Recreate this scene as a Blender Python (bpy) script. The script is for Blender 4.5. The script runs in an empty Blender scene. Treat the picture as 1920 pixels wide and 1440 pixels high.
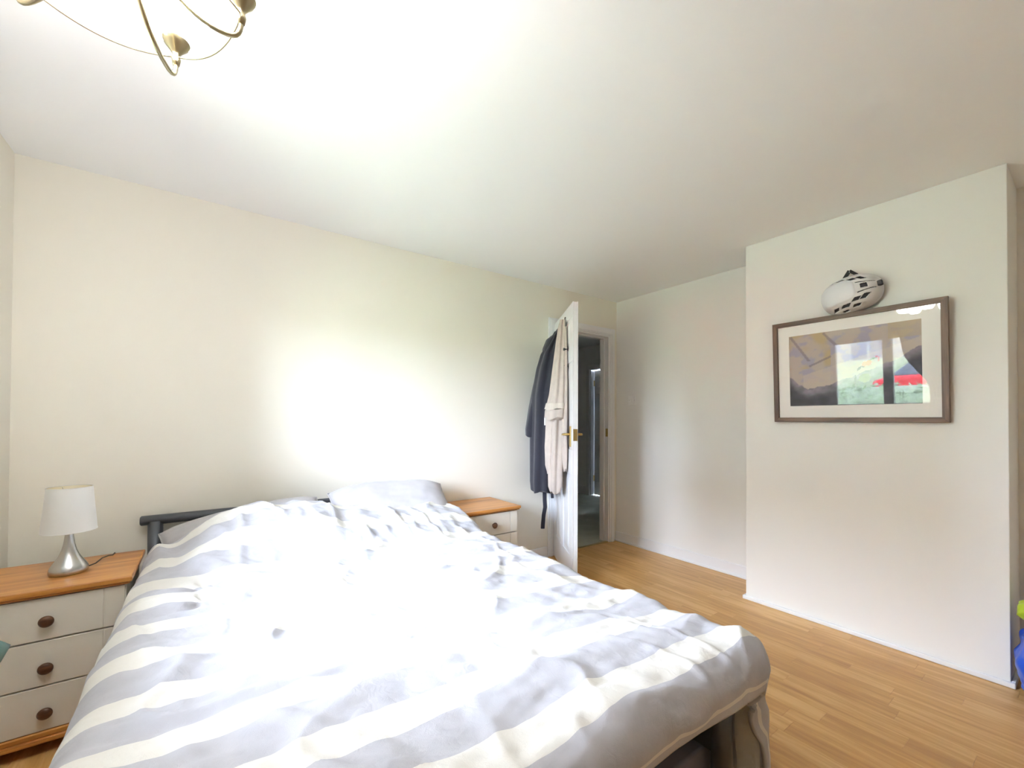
import bpy, bmesh, math, random
from mathutils import Vector, Matrix, noise as mnoise

random.seed(11)
SC = bpy.context.scene
COL = SC.collection
PI = math.pi

# ------------------------------------------------------------------ camera
F_PX, YAW, PITCH, ROLL, CY, CAM_H = 792.0, math.radians(35.653), math.radians(0.603), math.radians(0.273), 779.8, 1.2026
cam_data = bpy.data.cameras.new('camera')
cam = bpy.data.objects.new('camera', cam_data)
COL.objects.link(cam)
fw = Vector((math.sin(YAW), math.cos(YAW), 0)); rt = Vector((math.cos(YAW), -math.sin(YAW), 0)); up = Vector((0, 0, 1))
Fv = fw * math.cos(PITCH) + up * math.sin(PITCH)
Uv = up * math.cos(PITCH) - fw * math.sin(PITCH)
Rv = rt * math.cos(ROLL) + Uv * math.sin(ROLL)
Uv = Uv * math.cos(ROLL) - rt * math.sin(ROLL)
cam.matrix_world = Matrix(((Rv.x, Uv.x, -Fv.x, 0), (Rv.y, Uv.y, -Fv.y, 0), (Rv.z, Uv.z, -Fv.z, CAM_H), (0, 0, 0, 1)))
cam_data.sensor_fit = 'HORIZONTAL'
cam_data.sensor_width = 36
cam_data.lens = F_PX / 1920 * 36
cam_data.shift_y = (CY - 720) / 1920
cam_data.clip_start = 0.02
SC.camera = cam

# ------------------------------------------------------------------ room measures
H = 2.40
YA, XC, XB, XF, Y1, Y2, YR = 2.857, -0.726, 3.348, 2.975, 1.412, 0.245, -2.05
DO0, DO1, DOH = 2.50, 3.25, 2.06          # door opening in the bed wall
WINS = [(1.08, 2.08, 1.00, 1.90)]   # the window in the left wall, seen reflected in the picture glass: y0, y1, z0, z1

# ------------------------------------------------------------------ world, lights, exposure
SKY_STRENGTH = 60.0
SHADE_GLOW = 20.0        # the chandelier's opal shades, lit
world = bpy.data.worlds.new('sky')
SC.world = world
world.use_nodes = True
bg = world.node_tree.nodes['Background']
bg.inputs['Color'].default_value = (0.765, 0.89, 1.10, 1)
bg.inputs['Strength'].default_value = SKY_STRENGTH
for (y0, y1, z0, z1) in WINS:
    ld = bpy.data.lights.new('window_left_offscreen', 'AREA')
    ld.shape = 'RECTANGLE'; ld.size = z1 - z0; ld.size_y = y1 - y0
    lo = bpy.data.objects.new('window_left_offscreen', ld); COL.objects.link(lo)
    lo.location = (XC - 0.12, (y0 + y1) / 2, (z0 + z1) / 2)
    lo.rotation_euler = (0, -PI / 2, 0)
    ld.cycles.is_portal = True
SC.view_settings.view_transform = 'Standard'
SC.view_settings.look = 'None'
SC.view_settings.gamma = 1
SC.view_settings.use_curve_mapping = False
SC.view_settings.exposure = 0.88
SC.cycles.use_denoising = True
SC.cycles.max_bounces = 14
SC.cycles.diffuse_bounces = 8
SC.cycles.glossy_bounces = 6
SC.cycles.transparent_max_bounces = 12
SC.cycles.caustics_reflective = False
SC.cycles.caustics_refractive = False


# ------------------------------------------------------------------ helpers
def smooth(a, b, x):
    if a == b: return float(x > a)
    t = max(0.0, min(1.0, (x - a) / (b - a)))
    return t * t * (3 - 2 * t)

def lerp(a, b, t): return a + (b - a) * t

def interp(tab, x):
    if x <= tab[0][0]: return tab[0][1]
    for (xa, ya), (xb, yb) in zip(tab, tab[1:]):
        if x <= xb:
            t = (x - xa) / (xb - xa); t = t * t * (3 - 2 * t)
            return ya + (yb - ya) * t
    return tab[-1][1]

class MB:
    def __init__(s): s.v = []; s.f = []
    def add(s, vs, fs):
        o = len(s.v); s.v += [tuple(p) for p in vs]; s.f += [tuple(i + o for i in f) for f in fs]; return s
    def box(s, x0, x1, y0, y1, z0, z1):
        return s.add([(x0, y0, z0), (x1, y0, z0), (x1, y1, z0), (x0, y1, z0), (x0, y0, z1), (x1, y0, z1), (x1, y1, z1), (x0, y1, z1)],
                     [(0, 3, 2, 1), (4, 5, 6, 7), (0, 1, 5, 4), (1, 2, 6, 5), (2, 3, 7, 6), (3, 0, 4, 7)])
    def frustum(s, r0, r1, ax, a0, a1):
        """rectangle r0=(u0,u1,w0,w1) at a0 to rectangle r1 at a1 along axis ax"""
        def P(u, w, a): return {'x': (a, u, w), 'y': (u, a, w), 'z': (u, w, a)}[ax]
        vs = [P(r0[0], r0[2], a0), P(r0[1], r0[2], a0), P(r0[1], r0[3], a0), P(r0[0], r0[3], a0),
              P(r1[0], r1[2], a1), P(r1[1], r1[2], a1), P(r1[1], r1[3], a1), P(r1[0], r1[3], a1)]
        return s.add(vs, [(0, 3, 2, 1), (4, 5, 6, 7), (0, 1, 5, 4), (1, 2, 6, 5), (2, 3, 7, 6), (3, 0, 4, 7)])
    def tube(s, path, r, n=10, caps=True):
        path = [Vector(p) for p in path]
        rs = r if isinstance(r, (list, tuple)) else [r] * len(path)
        vs, fs = [], []
        t0 = (path[1] - path[0]).normalized()
        a = Vector((0, 0, 1)) if abs(t0.z) < 0.9 else Vector((1, 0, 0))
        nrm = (a - t0 * a.dot(t0)).normalized()
        for i, p in enumerate(path):
            t = (path[min(i + 1, len(path) - 1)] - path[max(i - 1, 0)]).normalized()
            nrm = (nrm - t * nrm.dot(t)).normalized()
            b = t.cross(nrm)
            for k in range(n):
                an = 2 * PI * k / n
                vs.append(p + (nrm * math.cos(an) + b * math.sin(an)) * rs[i])
        for i in range(len(path) - 1):
            for k in range(n):
                k2 = (k + 1) % n
                fs.append((i * n + k, i * n + k2, (i + 1) * n + k2, (i + 1) * n + k))
        if caps:
            fs.append(tuple(range(n))[::-1]); m = (len(path) - 1) * n
            fs.append(tuple(m + k for k in range(n)))
        return s.add(vs, fs)
    def lathe(s, prof, c=(0, 0, 0), n=32, axis='z'):
        vs, fs = [], []
        for (r, h) in prof:
            for k in range(n):
                an = 2 * PI * k / n
                x, y, z = r * math.cos(an), r * math.sin(an), h
                if axis == 'y': x, y, z = x, z, y
                elif axis == 'x': x, y, z = z, x, y
                vs.append((c[0] + x, c[1] + y, c[2] + z))
        for i in range(len(prof) - 1):
            for k in range(n):
                k2 = (k + 1) % n
                fs.append((i * n + k, i * n + k2, (i + 1) * n + k2, (i + 1) * n + k))
        return s.add(vs, fs)
    def grid(s, fn, nu, nv, closed_u=False, caps=False):
        vs = [fn(i / (nu if closed_u else nu - 1), j / (nv - 1)) for j in range(nv) for i in range(nu)]
        fs = []
        for j in range(nv - 1):
            for i in range(nu if closed_u else nu - 1):
                i2 = (i + 1) % nu
                fs.append((j * nu + i, j * nu + i2, (j + 1) * nu + i2, (j + 1) * nu + i))
        if caps:
            fs.append(tuple(range(nu))[::-1]); fs.append(tuple((nv - 1) * nu + i for i in range(nu)))
        return s.add(vs, fs)
    def build(s, name, mat, parent=None, smooth=False, bevel=0, seg=2, world=False):
        off = Vector((0, 0, 0))
        if parent is not None and world: off = Vector(parent.location)
        me = bpy.data.meshes.new(name)
        me.from_pydata([(p[0] - off.x, p[1] - off.y, p[2] - off.z) for p in s.v], [], s.f)
        bm = bmesh.new(); bm.from_mesh(me)
        bmesh.ops.recalc_face_normals(bm, faces=bm.faces[:]); bm.to_mesh(me); bm.free()
        if smooth:
            me.polygons.foreach_set('use_smooth', [True] * len(me.polygons))
        me.materials.append(mat)
        o = bpy.data.objects.new(name, me); COL.objects.link(o)
        if parent is not None: o.parent = parent
        if bevel:
            m = o.modifiers.new('bevel', 'BEVEL'); m.width = bevel; m.segments = seg; m.limit_method = 'ANGLE'; m.angle_limit = 0.6
            me.polygons.foreach_set('use_smooth', [True] * len(me.polygons))
            m.harden_normals = True
        return o

def tag(o, label, cat=None, group=None):
    o['label'] = label
    if cat: o['category'] = cat
    if group: o['group'] = group
    return o

def struct(o, label=None):
    o['kind'] = 'structure'
    if label: o['label'] = label
    return o

def thing(name, label, cat, loc, group=None):
    o = bpy.data.objects.new(name, None); COL.objects.link(o)
    o.location = loc; o.empty_display_size = 0.1
    return tag(o, label, cat, group)

def sharp(o, ang=0.7):
    try:
        o.data.set_sharp_from_angle(angle=ang)
    except Exception:
        pass
    return o


# ------------------------------------------------------------------ materials
def lin(c):
    return tuple(((v / 255) / 12.92 if v / 255 <= 0.04045 else ((v / 255 + 0.055) / 1.055) ** 2.4) for v in c)

def mat(name, col, rough=0.5, metal=0.0, var=0.0, vscale=8.0, bump=0.0, bscale=60.0, spec=0.5, sheen=0.0, stretch=None, trans=0.0, emit=None, estr=0.0, sub=0.0):
    m = bpy.data.materials.new(name); m.use_nodes = True
    nt = m.node_tree; b = nt.nodes['Principled BSDF']
    b.inputs['Base Color'].default_value = (*col, 1)
    b.inputs['Roughness'].default_value = rough
    b.inputs['Metallic'].default_value = metal
    b.inputs['Specular IOR Level'].default_value = spec
    if sheen: b.inputs['Sheen Weight'].default_value = sheen; b.inputs['Sheen Roughness'].default_value = 0.5
    if sub: b.inputs['Subsurface Weight'].default_value = sub
    if emit: b.inputs['Emission Color'].default_value = (*emit, 1); b.inputs['Emission Strength'].default_value = estr
    tc = nt.nodes.new('ShaderNodeTexCoord'); vec = tc.outputs['Object']
    if stretch:
        mp = nt.nodes.new('ShaderNodeMapping'); mp.inputs['Scale'].default_value = stretch
        nt.links.new(vec, mp.inputs['Vector']); vec = mp.outputs['Vector']
    if var:
        n = nt.nodes.new('ShaderNodeTexNoise'); n.inputs['Scale'].default_value = vscale; n.inputs['Detail'].default_value = 5
        nt.links.new(vec, n.inputs['Vector'])
        r = nt.nodes.new('ShaderNodeValToRGB')
        r.color_ramp.elements[0].position = 0.3; r.color_ramp.elements[1].position = 0.7
        r.color_ramp.elements[0].color = (*[c * (1 - var) for c in col], 1)
        r.color_ramp.elements[1].color = (*[min(1, c * (1 + var)) for c in col], 1)
        nt.links.new(n.outputs['Fac'], r.inputs['Fac']); nt.links.new(r.outputs['Color'], b.inputs['Base Color'])
    if bump:
        n = nt.nodes.new('ShaderNodeTexNoise'); n.inputs['Scale'].default_value = bscale; n.inputs['Detail'].default_value = 4
        nt.links.new(vec, n.inputs['Vector'])
        bp = nt.nodes.new('ShaderNodeBump'); bp.inputs['Strength'].default_value = bump; bp.inputs['Distance'].default_value = 0.002
        nt.links.new(n.outputs['Fac'], bp.inputs['Height']); nt.links.new(bp.outputs['Normal'], b.inputs['Normal'])
    return m

def wood(name, cols, axis='x', rough=0.4, gscale=1.0, per_piece=0.0, knots=False):
    """cols: dark, mid, light; grain runs along axis of the object's own coordinates"""
    m = bpy.data.materials.new(name); m.use_nodes = True
    nt = m.node_tree; b = nt.nodes['Principled BSDF']; L = nt.links.new
    tc = nt.nodes.new('ShaderNodeTexCoord')
    oi = nt.nodes.new('ShaderNodeObjectInfo'); geo = nt.nodes.new('ShaderNodeNewGeometry')
    rnd = nt.nodes.new('ShaderNodeMath'); rnd.operation = 'ADD'
    L(oi.outputs['Random'], rnd.inputs[0]); L(geo.outputs['Random Per Island'], rnd.inputs[1])
    frac = nt.nodes.new('ShaderNodeMath'); frac.operation = 'FRACT'; L(rnd.outputs[0], frac.inputs[0])
    offs = nt.nodes.new('ShaderNodeVectorMath'); offs.operation = 'SCALE'; offs.inputs[0].default_value = (7.3, 11.1, 5.7)
    L(frac.outputs[0], offs.inputs['Scale'])
    add = nt.nodes.new('ShaderNodeVectorMath'); add.operation = 'ADD'
    L(tc.outputs['Object'], add.inputs[0]); L(offs.outputs[0], add.inputs[1])
    mp = nt.nodes.new('ShaderNodeMapping'); L(add.outputs[0], mp.inputs['Vector'])
    s = {'x': (2.2, 34, 34), 'y': (34, 2.2, 34), 'z': (34, 34, 2.2)}[axis]
    mp.inputs['Scale'].default_value = tuple(v * gscale for v in s)
    n1 = nt.nodes.new('ShaderNodeTexNoise'); n1.inputs['Scale'].default_value = 1.0; n1.inputs['Detail'].default_value = 6; n1.inputs['Distortion'].default_value = 0.6
    L(mp.outputs[0], n1.inputs['Vector'])
    mp2 = nt.nodes.new('ShaderNodeMapping'); L(add.outputs[0], mp2.inputs['Vector'])
    mp2.inputs['Scale'].default_value = tuple(v * gscale * 4.5 for v in s)
    n2 = nt.nodes.new('ShaderNodeTexNoise'); n2.inputs['Scale'].default_value = 1.0; n2.inputs['Detail'].default_value = 3
    L(mp2.outputs[0], n2.inputs['Vector'])
    mx = nt.nodes.new('ShaderNodeMath'); mx.operation = 'MULTIPLY_ADD'; mx.inputs[1].default_value = 0.35
    L(n2.outputs['Fac'], mx.inputs[0]); L(n1.outputs['Fac'], mx.inputs[2])
    sub = nt.nodes.new('ShaderNodeMath'); sub.operation = 'MULTIPLY_ADD'; sub.inputs[1].default_value = per_piece; 
    L(frac.outputs[0], sub.inputs[0]); L(mx.outputs[0], sub.inputs[2])
    r = nt.nodes.new('ShaderNodeValToRGB')
    lo, hi = 0.42, 0.92 + per_piece
    e = r.color_ramp.elements
    e[0].position = lo; e[0].color = (*cols[0], 1); e[1].position = hi; e[1].color = (*cols[2], 1)
    mid = e.new((lo + hi) / 2); mid.color = (*cols[1], 1)
    L(sub.outputs[0], r.inputs['Fac']); L(r.outputs['Color'], b.inputs['Base Color'])
    b.inputs['Roughness'].default_value = rough
    bp = nt.nodes.new('ShaderNodeBump'); bp.inputs['Strength'].default_value = 0.08; bp.inputs['Distance'].default_value = 0.001
    L(n2.outputs['Fac'], bp.inputs['Height']); L(bp.outputs['Normal'], b.inputs['Normal'])
    return m

def glass(name, tint=(1, 1, 1), ior=1.5):
    m = bpy.data.materials.new(name); m.use_nodes = True
    nt = m.node_tree; L = nt.links.new
    for n in list(nt.nodes): nt.nodes.remove(n)
    out = nt.nodes.new('ShaderNodeOutputMaterial'); mix = nt.nodes.new('ShaderNodeMixShader')
    t = nt.nodes.new('ShaderNodeBsdfTransparent'); t.inputs['Color'].default_value = (*tint, 1)
    g = nt.nodes.new('ShaderNodeBsdfGlossy'); g.inputs['Roughness'].default_value = 0.0
    fr = nt.nodes.new('ShaderNodeFresnel'); fr.inputs['IOR'].default_value = ior
    L(fr.outputs[0], mix.inputs[0]); L(t.outputs[0], mix.inputs[1]); L(g.outputs[0], mix.inputs[2]); L(mix.outputs[0], out.inputs['Surface'])
    return m

def fabric(name, col, weave=900.0, rough=0.9, var=0.06, bump=0.25):
    return mat(name, col, rough=rough, var=var, vscale=22, bump=bump, bscale=weave, spec=0.2, sheen=0.25)

def striped(name, grey, white, period, width, start, last):
    """cloth striped along its own length, stored in the attribute 'along' of its mesh"""
    m = bpy.data.materials.new(name); m.use_nodes = True
    nt = m.node_tree; b = nt.nodes['Principled BSDF']; L = nt.links.new
    at = nt.nodes.new('ShaderNodeAttribute'); at.attribute_name = 'along'
    tc = nt.nodes.new('ShaderNodeTexCoord')
    sub = nt.nodes.new('ShaderNodeMath'); sub.operation = 'SUBTRACT'; sub.inputs[1].default_value = start; L(at.outputs['Fac'], sub.inputs[0])
    md = nt.nodes.new('ShaderNodeMath'); md.operation = 'FLOORED_MODULO'; md.inputs[1].default_value = period; L(sub.outputs[0], md.inputs[0])
    lt = nt.nodes.new('ShaderNodeMath'); lt.operation = 'LESS_THAN'; lt.inputs[1].default_value = width; L(md.outputs[0], lt.inputs[0])
    gt = nt.nodes.new('ShaderNodeMath'); gt.operation = 'GREATER_THAN'; gt.inputs[1].default_value = last; L(at.outputs['Fac'], gt.inputs[0])
    mu = nt.nodes.new('ShaderNodeMath'); mu.operation = 'MULTIPLY'; L(lt.outputs[0], mu.inputs[0]); L(gt.outputs[0], mu.inputs[1])
    n = nt.nodes.new('ShaderNodeTexNoise'); n.inputs['Scale'].default_value = 14; n.inputs['Detail'].default_value = 6; L(tc.outputs['Object'], n.inputs['Vector'])
    r = nt.nodes.new('ShaderNodeValToRGB'); r.color_ramp.elements[0].position = 0.3; r.color_ramp.elements[1].position = 0.72
    r.color_ramp.elements[0].color = (*[c * 0.93 for c in grey], 1); r.color_ramp.elements[1].color = (*[min(1, c * 1.06) for c in grey], 1)
    L(n.outputs['Fac'], r.inputs['Fac'])
    mx = nt.nodes.new('ShaderNodeMixRGB'); L(mu.outputs[0], mx.inputs['Fac']); L(r.outputs['Color'], mx.inputs['Color1']); mx.inputs['Color2'].default_value = (*white, 1)
    L(mx.outputs[0], b.inputs['Base Color'])
    b.inputs['Roughness'].default_value = 0.9; b.inputs['Specular IOR Level'].default_value = 0.15
    b.inputs['Sheen Weight'].default_value = 0.15
    w = nt.nodes.new('ShaderNodeTexNoise'); w.inputs['Scale'].default_value = 700; L(tc.outputs['Object'], w.inputs['Vector'])
    w2 = nt.nodes.new('ShaderNodeTexNoise'); w2.inputs['Scale'].default_value = 28; w2.inputs['Detail'].default_value = 6; w2.inputs['Distortion'].default_value = 1.5
    L(tc.outputs['Object'], w2.inputs['Vector'])
    ad = nt.nodes.new('ShaderNodeMath'); ad.operation = 'MULTIPLY_ADD'; ad.inputs[1].default_value = 3.5; L(w2.outputs['Fac'], ad.inputs[0]); L(w.outputs['Fac'], ad.inputs[2])
    bp = nt.nodes.new('ShaderNodeBump'); bp.inputs['Strength'].default_value = 0.30; bp.inputs['Distance'].default_value = 0.0022
    L(ad.outputs[0], bp.inputs['Height']); L(bp.outputs['Normal'], b.inputs['Normal'])
    return m

M = {}
M['cream'] = mat('cream_wall_paint', (0.80, 0.765, 0.675), 0.85, bump=0.06, bscale=140, spec=0.25)
M['offwhite'] = mat('off_white_wall_paint', (0.80, 0.785, 0.745), 0.85, bump=0.06, bscale=140, spec=0.25)
M['ceiling'] = mat('ceiling_paint', (0.93, 0.93, 0.935), 0.9, bump=0.05, bscale=90, spec=0.2)
M['gloss'] = mat('white_gloss_paint', (0.80, 0.80, 0.805), 0.3, spec=0.45)
M['upvc'] = mat('white_plastic_frame', (0.85, 0.86, 0.86), 0.3)
M['switch'] = mat('white_plastic_switch', (0.84, 0.83, 0.80), 0.35)
M['floor'] = wood('oak_laminate', (lin((178, 128, 70)), lin((206, 157, 92)), lin((221, 178, 115))), 'y', 0.34, 1.0, per_piece=0.26)
M['pine'] = wood('honey_pine', (lin((140, 84, 34)), lin((190, 128, 62)), lin((214, 156, 86))), 'x', 0.30, 0.55)
M['knob'] = wood('dark_wood_knob', (lin((58, 36, 22)), lin((92, 60, 38)), lin((116, 78, 50))), 'x', 0.4, 2.0)
M['frame'] = wood('walnut_frame', (lin((52, 34, 22)), lin((96, 70, 50)), lin((126, 96, 70))), 'y', 0.45, 1.2)
M['frame_v'] = wood('walnut_frame_upright', (lin((52, 34, 22)), lin((96, 70, 50)), lin((126, 96, 70))), 'z', 0.45, 1.2)
M['cabinet'] = mat('cream_cabinet_paint', (0.74, 0.705, 0.625), 0.42, bump=0.03, bscale=60)
M['steel'] = mat('dark_grey_bed_metal', lin((84, 87, 92)), 0.36, metal=0.5)
M['nickel'] = mat('brushed_nickel', (0.56, 0.55, 0.53), 0.27, metal=1.0, bump=0.12, bscale=30, stretch=(1, 1, 40))
M['shade'] = mat('satin_lamp_shade', (0.70, 0.685, 0.65), 0.45, sheen=0.3)
M['shade_in'] = mat('cream_shade_lining', (0.86, 0.79, 0.60), 0.4)
M['cord'] = mat('black_cord', (0.03, 0.03, 0.03), 0.5)
M['brass'] = mat('polished_brass', (0.62, 0.46, 0.18), 0.32, metal=1.0)
M['antique'] = mat('antique_brass', (0.43, 0.37, 0.23), 0.28, metal=1.0)
M['opal'] = mat('opal_glass', (0.94, 0.93, 0.90), 0.25, emit=(0.98, 0.985, 1.0), estr=SHADE_GLOW)
M['robe'] = fabric('charcoal_terry', lin((48, 48, 56)), 420, bump=0.6)
M['towel'] = fabric('taupe_terry', lin((190, 178, 168)), 380, bump=0.7)
M['towel_band'] = fabric('taupe_towel_border', lin((200, 190, 178)), 900, bump=0.2)
M['black'] = mat('black_plastic', (0.02, 0.02, 0.022), 0.45)
M['helmet'] = mat('white_helmet_shell', (0.70, 0.69, 0.70), 0.28)
M['foam'] = mat('dark_helmet_liner', (0.10, 0.10, 0.11), 0.8)
M['strap'] = fabric('black_strap_webbing', (0.045, 0.045, 0.045), 600)
M['mount'] = mat('white_mount_board', (0.88, 0.86, 0.82), 0.8)
M['glass'] = glass('clear_glass')
M['glazing'] = glass('picture_glass', ior=1.5)
M['mattress'] = fabric('pale_mattress_ticking', (0.72, 0.71, 0.70), 500)
M['valance'] = fabric('grey_bed_base_cloth', lin((112, 112, 124)), 500)
M['carpet'] = mat('pale_sage_carpet', lin((196, 200, 186)), 0.95, var=0.07, vscale=6, bump=0.8, bscale=500, spec=0.1)
M['hall'] = mat('hall_wall_paint', (0.88, 0.88, 0.87), 0.8, bump=0.04, bscale=120)
M['blue'] = mat('blue_plastic_sheet', lin((28, 78, 190)), 0.32, var=0.18, vscale=9, bump=0.5, bscale=22)
M['lime'] = fabric('lime_green_cloth', lin((168, 186, 48)), 500)
M['teal'] = fabric('teal_cloth', lin((26, 96, 88)), 500)
M['curtain'] = fabric('grey_linen_curtain', (0.55, 0.53, 0.50), 500)
M['duvet'] = striped('striped_cotton', lin((184, 184, 190)), lin((222, 220, 214)), 0.205, 0.088, 0.603, 0.474)
M['pillow'] = fabric('grey_cotton_pillowcase', lin((178, 175, 177)), 600, var=0.04)
M['threshold'] = M['brass']
M['latch'] = mat('aged_brass_latch', lin((150, 124, 70)), 0.45, metal=0.6)


# ------------------------------------------------------------------ room shell
T = 0.10
mb = MB()
mb.box(XC - T, DO0, YA, YA + T, -0.1, H); mb.box(DO1, XB + T, YA, YA + T, -0.1, H); mb.box(DO0, DO1, YA, YA + T, DOH, H)
struct(mb.build('wall_back', M['cream']), 'cream painted wall behind the bed with a doorway')
mb = MB()
ys = [YR - T]
for (y0, y1, z0, z1) in sorted(WINS):
    mb.box(XC - 0.22, XC, ys[-1], y0, -0.1, H)
    mb.box(XC - 0.22, XC, y0, y1, -0.1, z0); mb.box(XC - 0.22, XC, y0, y1, z1, H)
    ys.append(y1)
mb.box(XC - 0.22, XC, ys[-1], YA + T, -0.1, H)
struct(mb.build('wall_left', M['cream']), 'cream painted wall with the windows')
mb = MB().box(XB, XB + T, Y1 - 0.05, YA, -0.1, H).box(XB, XB + T, YR - T, Y2 + 0.05, -0.1, H)
struct(mb.build('wall_right', M['offwhite']), 'off-white wall recessed on both sides of the chimney breast')
struct(MB().box(XF, XB + T, Y2, Y1, -0.1, H).build('wall_chimney', M['offwhite'], bevel=0.004), 'off-white chimney breast carrying the framed picture')
struct(MB().box(XC - 0.22, XB + T, YR - T, YR, -0.1, H).build('wall_front', M['offwhite']))
struct(MB().box(XC - 0.22, XB + T, YR - T, YA + T, H, H + 0.1).build('ceiling', M['ceiling']), 'plain white ceiling')

# floor: a base with the single strips of the laminate as its parts
floor = struct(MB().box(XC, XB, YR, YA, -0.06, -0.008).build('floor', M['floor']), 'oak laminate floor in narrow strips')
SW = 0.088
def strip_mesh(mb, x0, x1, y0, y1):
    c = 0.0003
    return mb.frustum((x0, x1, y0, y1), (x0 + c, x1 - c, y0 + c, y1 - c), 'z', -0.008, 0.0)
rest = MB(); cache = {}; nplank = 0
x = XC; col_i = 0
rr = random.Random(5)
while x < XB - 0.001:
    xe = min(x + SW, XB)
    near = x > 1.27 or xe < -0.16
    y = YR - rr.random() * 0.45
    while y < YA:
        ln = rr.choice((0.30, 0.36, 0.42, 0.48, 0.55, 0.62, 0.70)) * (1.25 if x > 1.27 else 1.0)
        ya, yb = max(y, YR), min(y + ln, YA)
        y += ln
        if yb - ya < 0.01: continue
        seen = near and yb > (-0.25 if x > 0 else 1.5) and not (x > 3.0 and Y2 < ya and yb < Y1)
        if seen:
            key = (round(xe - x, 4), round(yb - ya, 4))
            if key not in cache:
                o = strip_mesh(MB(), 0, xe - x, 0, yb - ya).build('plank', M['floor'], floor); cache[key] = o.data
            else:
                o = bpy.data.objects.new('plank', cache[key]); COL.objects.link(o); o.parent = floor
            o.location = (x, ya, 0); nplank += 1
        else:
            strip_mesh(rest, x, xe, ya, yb)
    x = xe; col_i += 1
ro = rest.build('plank_field', M['floor'], floor); ro['kind'] = 'stuff'

# baseboards
def skirting(name, segs, h, t, m, bead=True):
    """segs: (x0,y0,x1,y1,nx,ny) runs along the wall, n points into the room"""
    mb = MB()
    for (x0, y0, x1, y1, nx, ny) in segs:
        xa, xb = sorted((x0, x1)); ya, yb = sorted((y0, y1))
        def run(tt, z0, z1):
            X0, X1 = (xa, xb) if nx == 0 else sorted((xa, xa + nx * tt))
            Y0, Y1_ = (ya, yb) if ny == 0 else sorted((ya, ya + ny * tt))
            mb.box(X0, X1, Y0, Y1_, z0, z1)
        if h > 0.05: run(t, 0, h)
        if bead: run(t + 0.012 if h > 0.05 else 0.016, 0, 0.018 if h > 0.05 else h)
    return struct(mb.build(name, m, bevel=0.005))
skirting('baseboard_back', [(XC, YA, DO0 - 0.07, YA, 0, -1)], 0.095, 0.014, M['gloss'])
skirting('baseboard_right', [(XB, Y1, XB, YA, -1, 0), (XB, YR, XB, Y2, -1, 0)], 0.095, 0.014, M['gloss'])
skirting('baseboard_left', [(XC, YR, XC, YA, 1, 0)], 0.095, 0.014, M['gloss'])
skirting('baseboard_chimney', [(XF, Y2 - 0.016, XF, Y1 + 0.016, -1, 0), (XF, Y1, XB, Y1, 0, 1), (XF, Y2, XB, Y2, 0, -1)], 0.026, 0.014, M['gloss'])

# windows in the left wall
def window(n, y0, y1, z0, z1, mull):
    w = struct(thing('window_%d' % n, 'white framed window with two panes', None, (XC - 0.12, (y0 + y1) / 2, z0)))
    mb = MB(); xa, xb = XC - 0.15, XC - 0.08; f = 0.06
    mb.box(xa, xb, y0, y1, z0, z0 + f); mb.box(xa, xb, y0, y1, z1 - f, z1)
    mb.box(xa, xb, y0, y0 + f, z0 + f, z1 - f); mb.box(xa, xb, y1 - f, y1, z0 + f, z1 - f)
    mb.box(xa, xb, mull - 0.045, mull + 0.045, z0 + f, z1 - f)
    mb.build('window_frame', M['upvc'], w, world=True, bevel=0.004)
    for (a, b) in ((y0 + f, mull - 0.045), (mull + 0.045, y1 - f)):
        MB().box(XC - 0.1155, XC - 0.1145, a, b, z0 + f, z1 - f).build('pane', M['glass'], w, world=True)
    MB().box(XC - 0.08, XC + 0.05, y0 - 0.04, y1 + 0.04, z0 - 0.03, z0 + 0.002).build('window_sill', M['gloss'], w, world=True, bevel=0.008)
window(1, *WINS[0], 1.50)

# doorway: lining, architrave, stop
mb = MB()
mb.box(DO0 - 0.0, DO0 + 0.022, YA - 0.002, YA + T + 0.002, 0, DOH); mb.box(DO1 - 0.022, DO1, YA - 0.002, YA + T + 0.002, 0, DOH)
mb.box(DO0, DO1, YA - 0.002, YA + T + 0.002, DOH - 0.022, DOH)
mb.box(DO1 - 0.036, DO1 - 0.022, YA + 0.045, YA + T, 0, DOH - 0.022); mb.box(DO0 + 0.022, DO0 + 0.036, YA + 0.045, YA + T, 0, DOH - 0.022)
mb.box(DO0, DO1, YA + 0.045, YA + T, DOH - 0.036, DOH - 0.022)
lining = struct(mb.build('trim_1', M['gloss'], bevel=0.002), 'white painted door lining')
mb = MB(); aw = 0.068
for (x0, x1, z0, z1) in ((DO0 - aw + 0.008, DO0 + 0.008, 0, DOH + aw - 0.008), (DO1 - 0.008, DO1 + aw - 0.008, 0, DOH + aw - 0.008), (DO0 + 0.008, DO1 - 0.008, DOH - 0.008, DOH + aw - 0.008)):
    mb.box(x0, x1, YA - 0.014, YA, z0, z1)
    i = 0.016
    if z0 == 0: mb.box(x0 + i, x1 - i * 0.6, YA - 0.022, YA - 0.014, 0, z1 - i)
    else: mb.box(x0 - i, x1 + i, YA - 0.022, YA - 0.014, z0 + i * 0.6, z1 - i)
struct(mb.build('trim_2', M['gloss'], bevel=0.004), 'white moulded architrave around the doorway')
sp = tag(MB().box(DO1 - 0.0245, DO1 - 0.0215, YA + 0.004, YA + 0.032, 1.045, 1.125).build('strike_plate', M['brass'], lining), 'brass strike plate')
struct(MB().box(DO0 + 0.02, DO1 - 0.02, YA - 0.004, YA + 0.034, 0.0, 0.006).build('trim_3', M['threshold'], bevel=0.003), 'brass threshold strip under the doorway')

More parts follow.
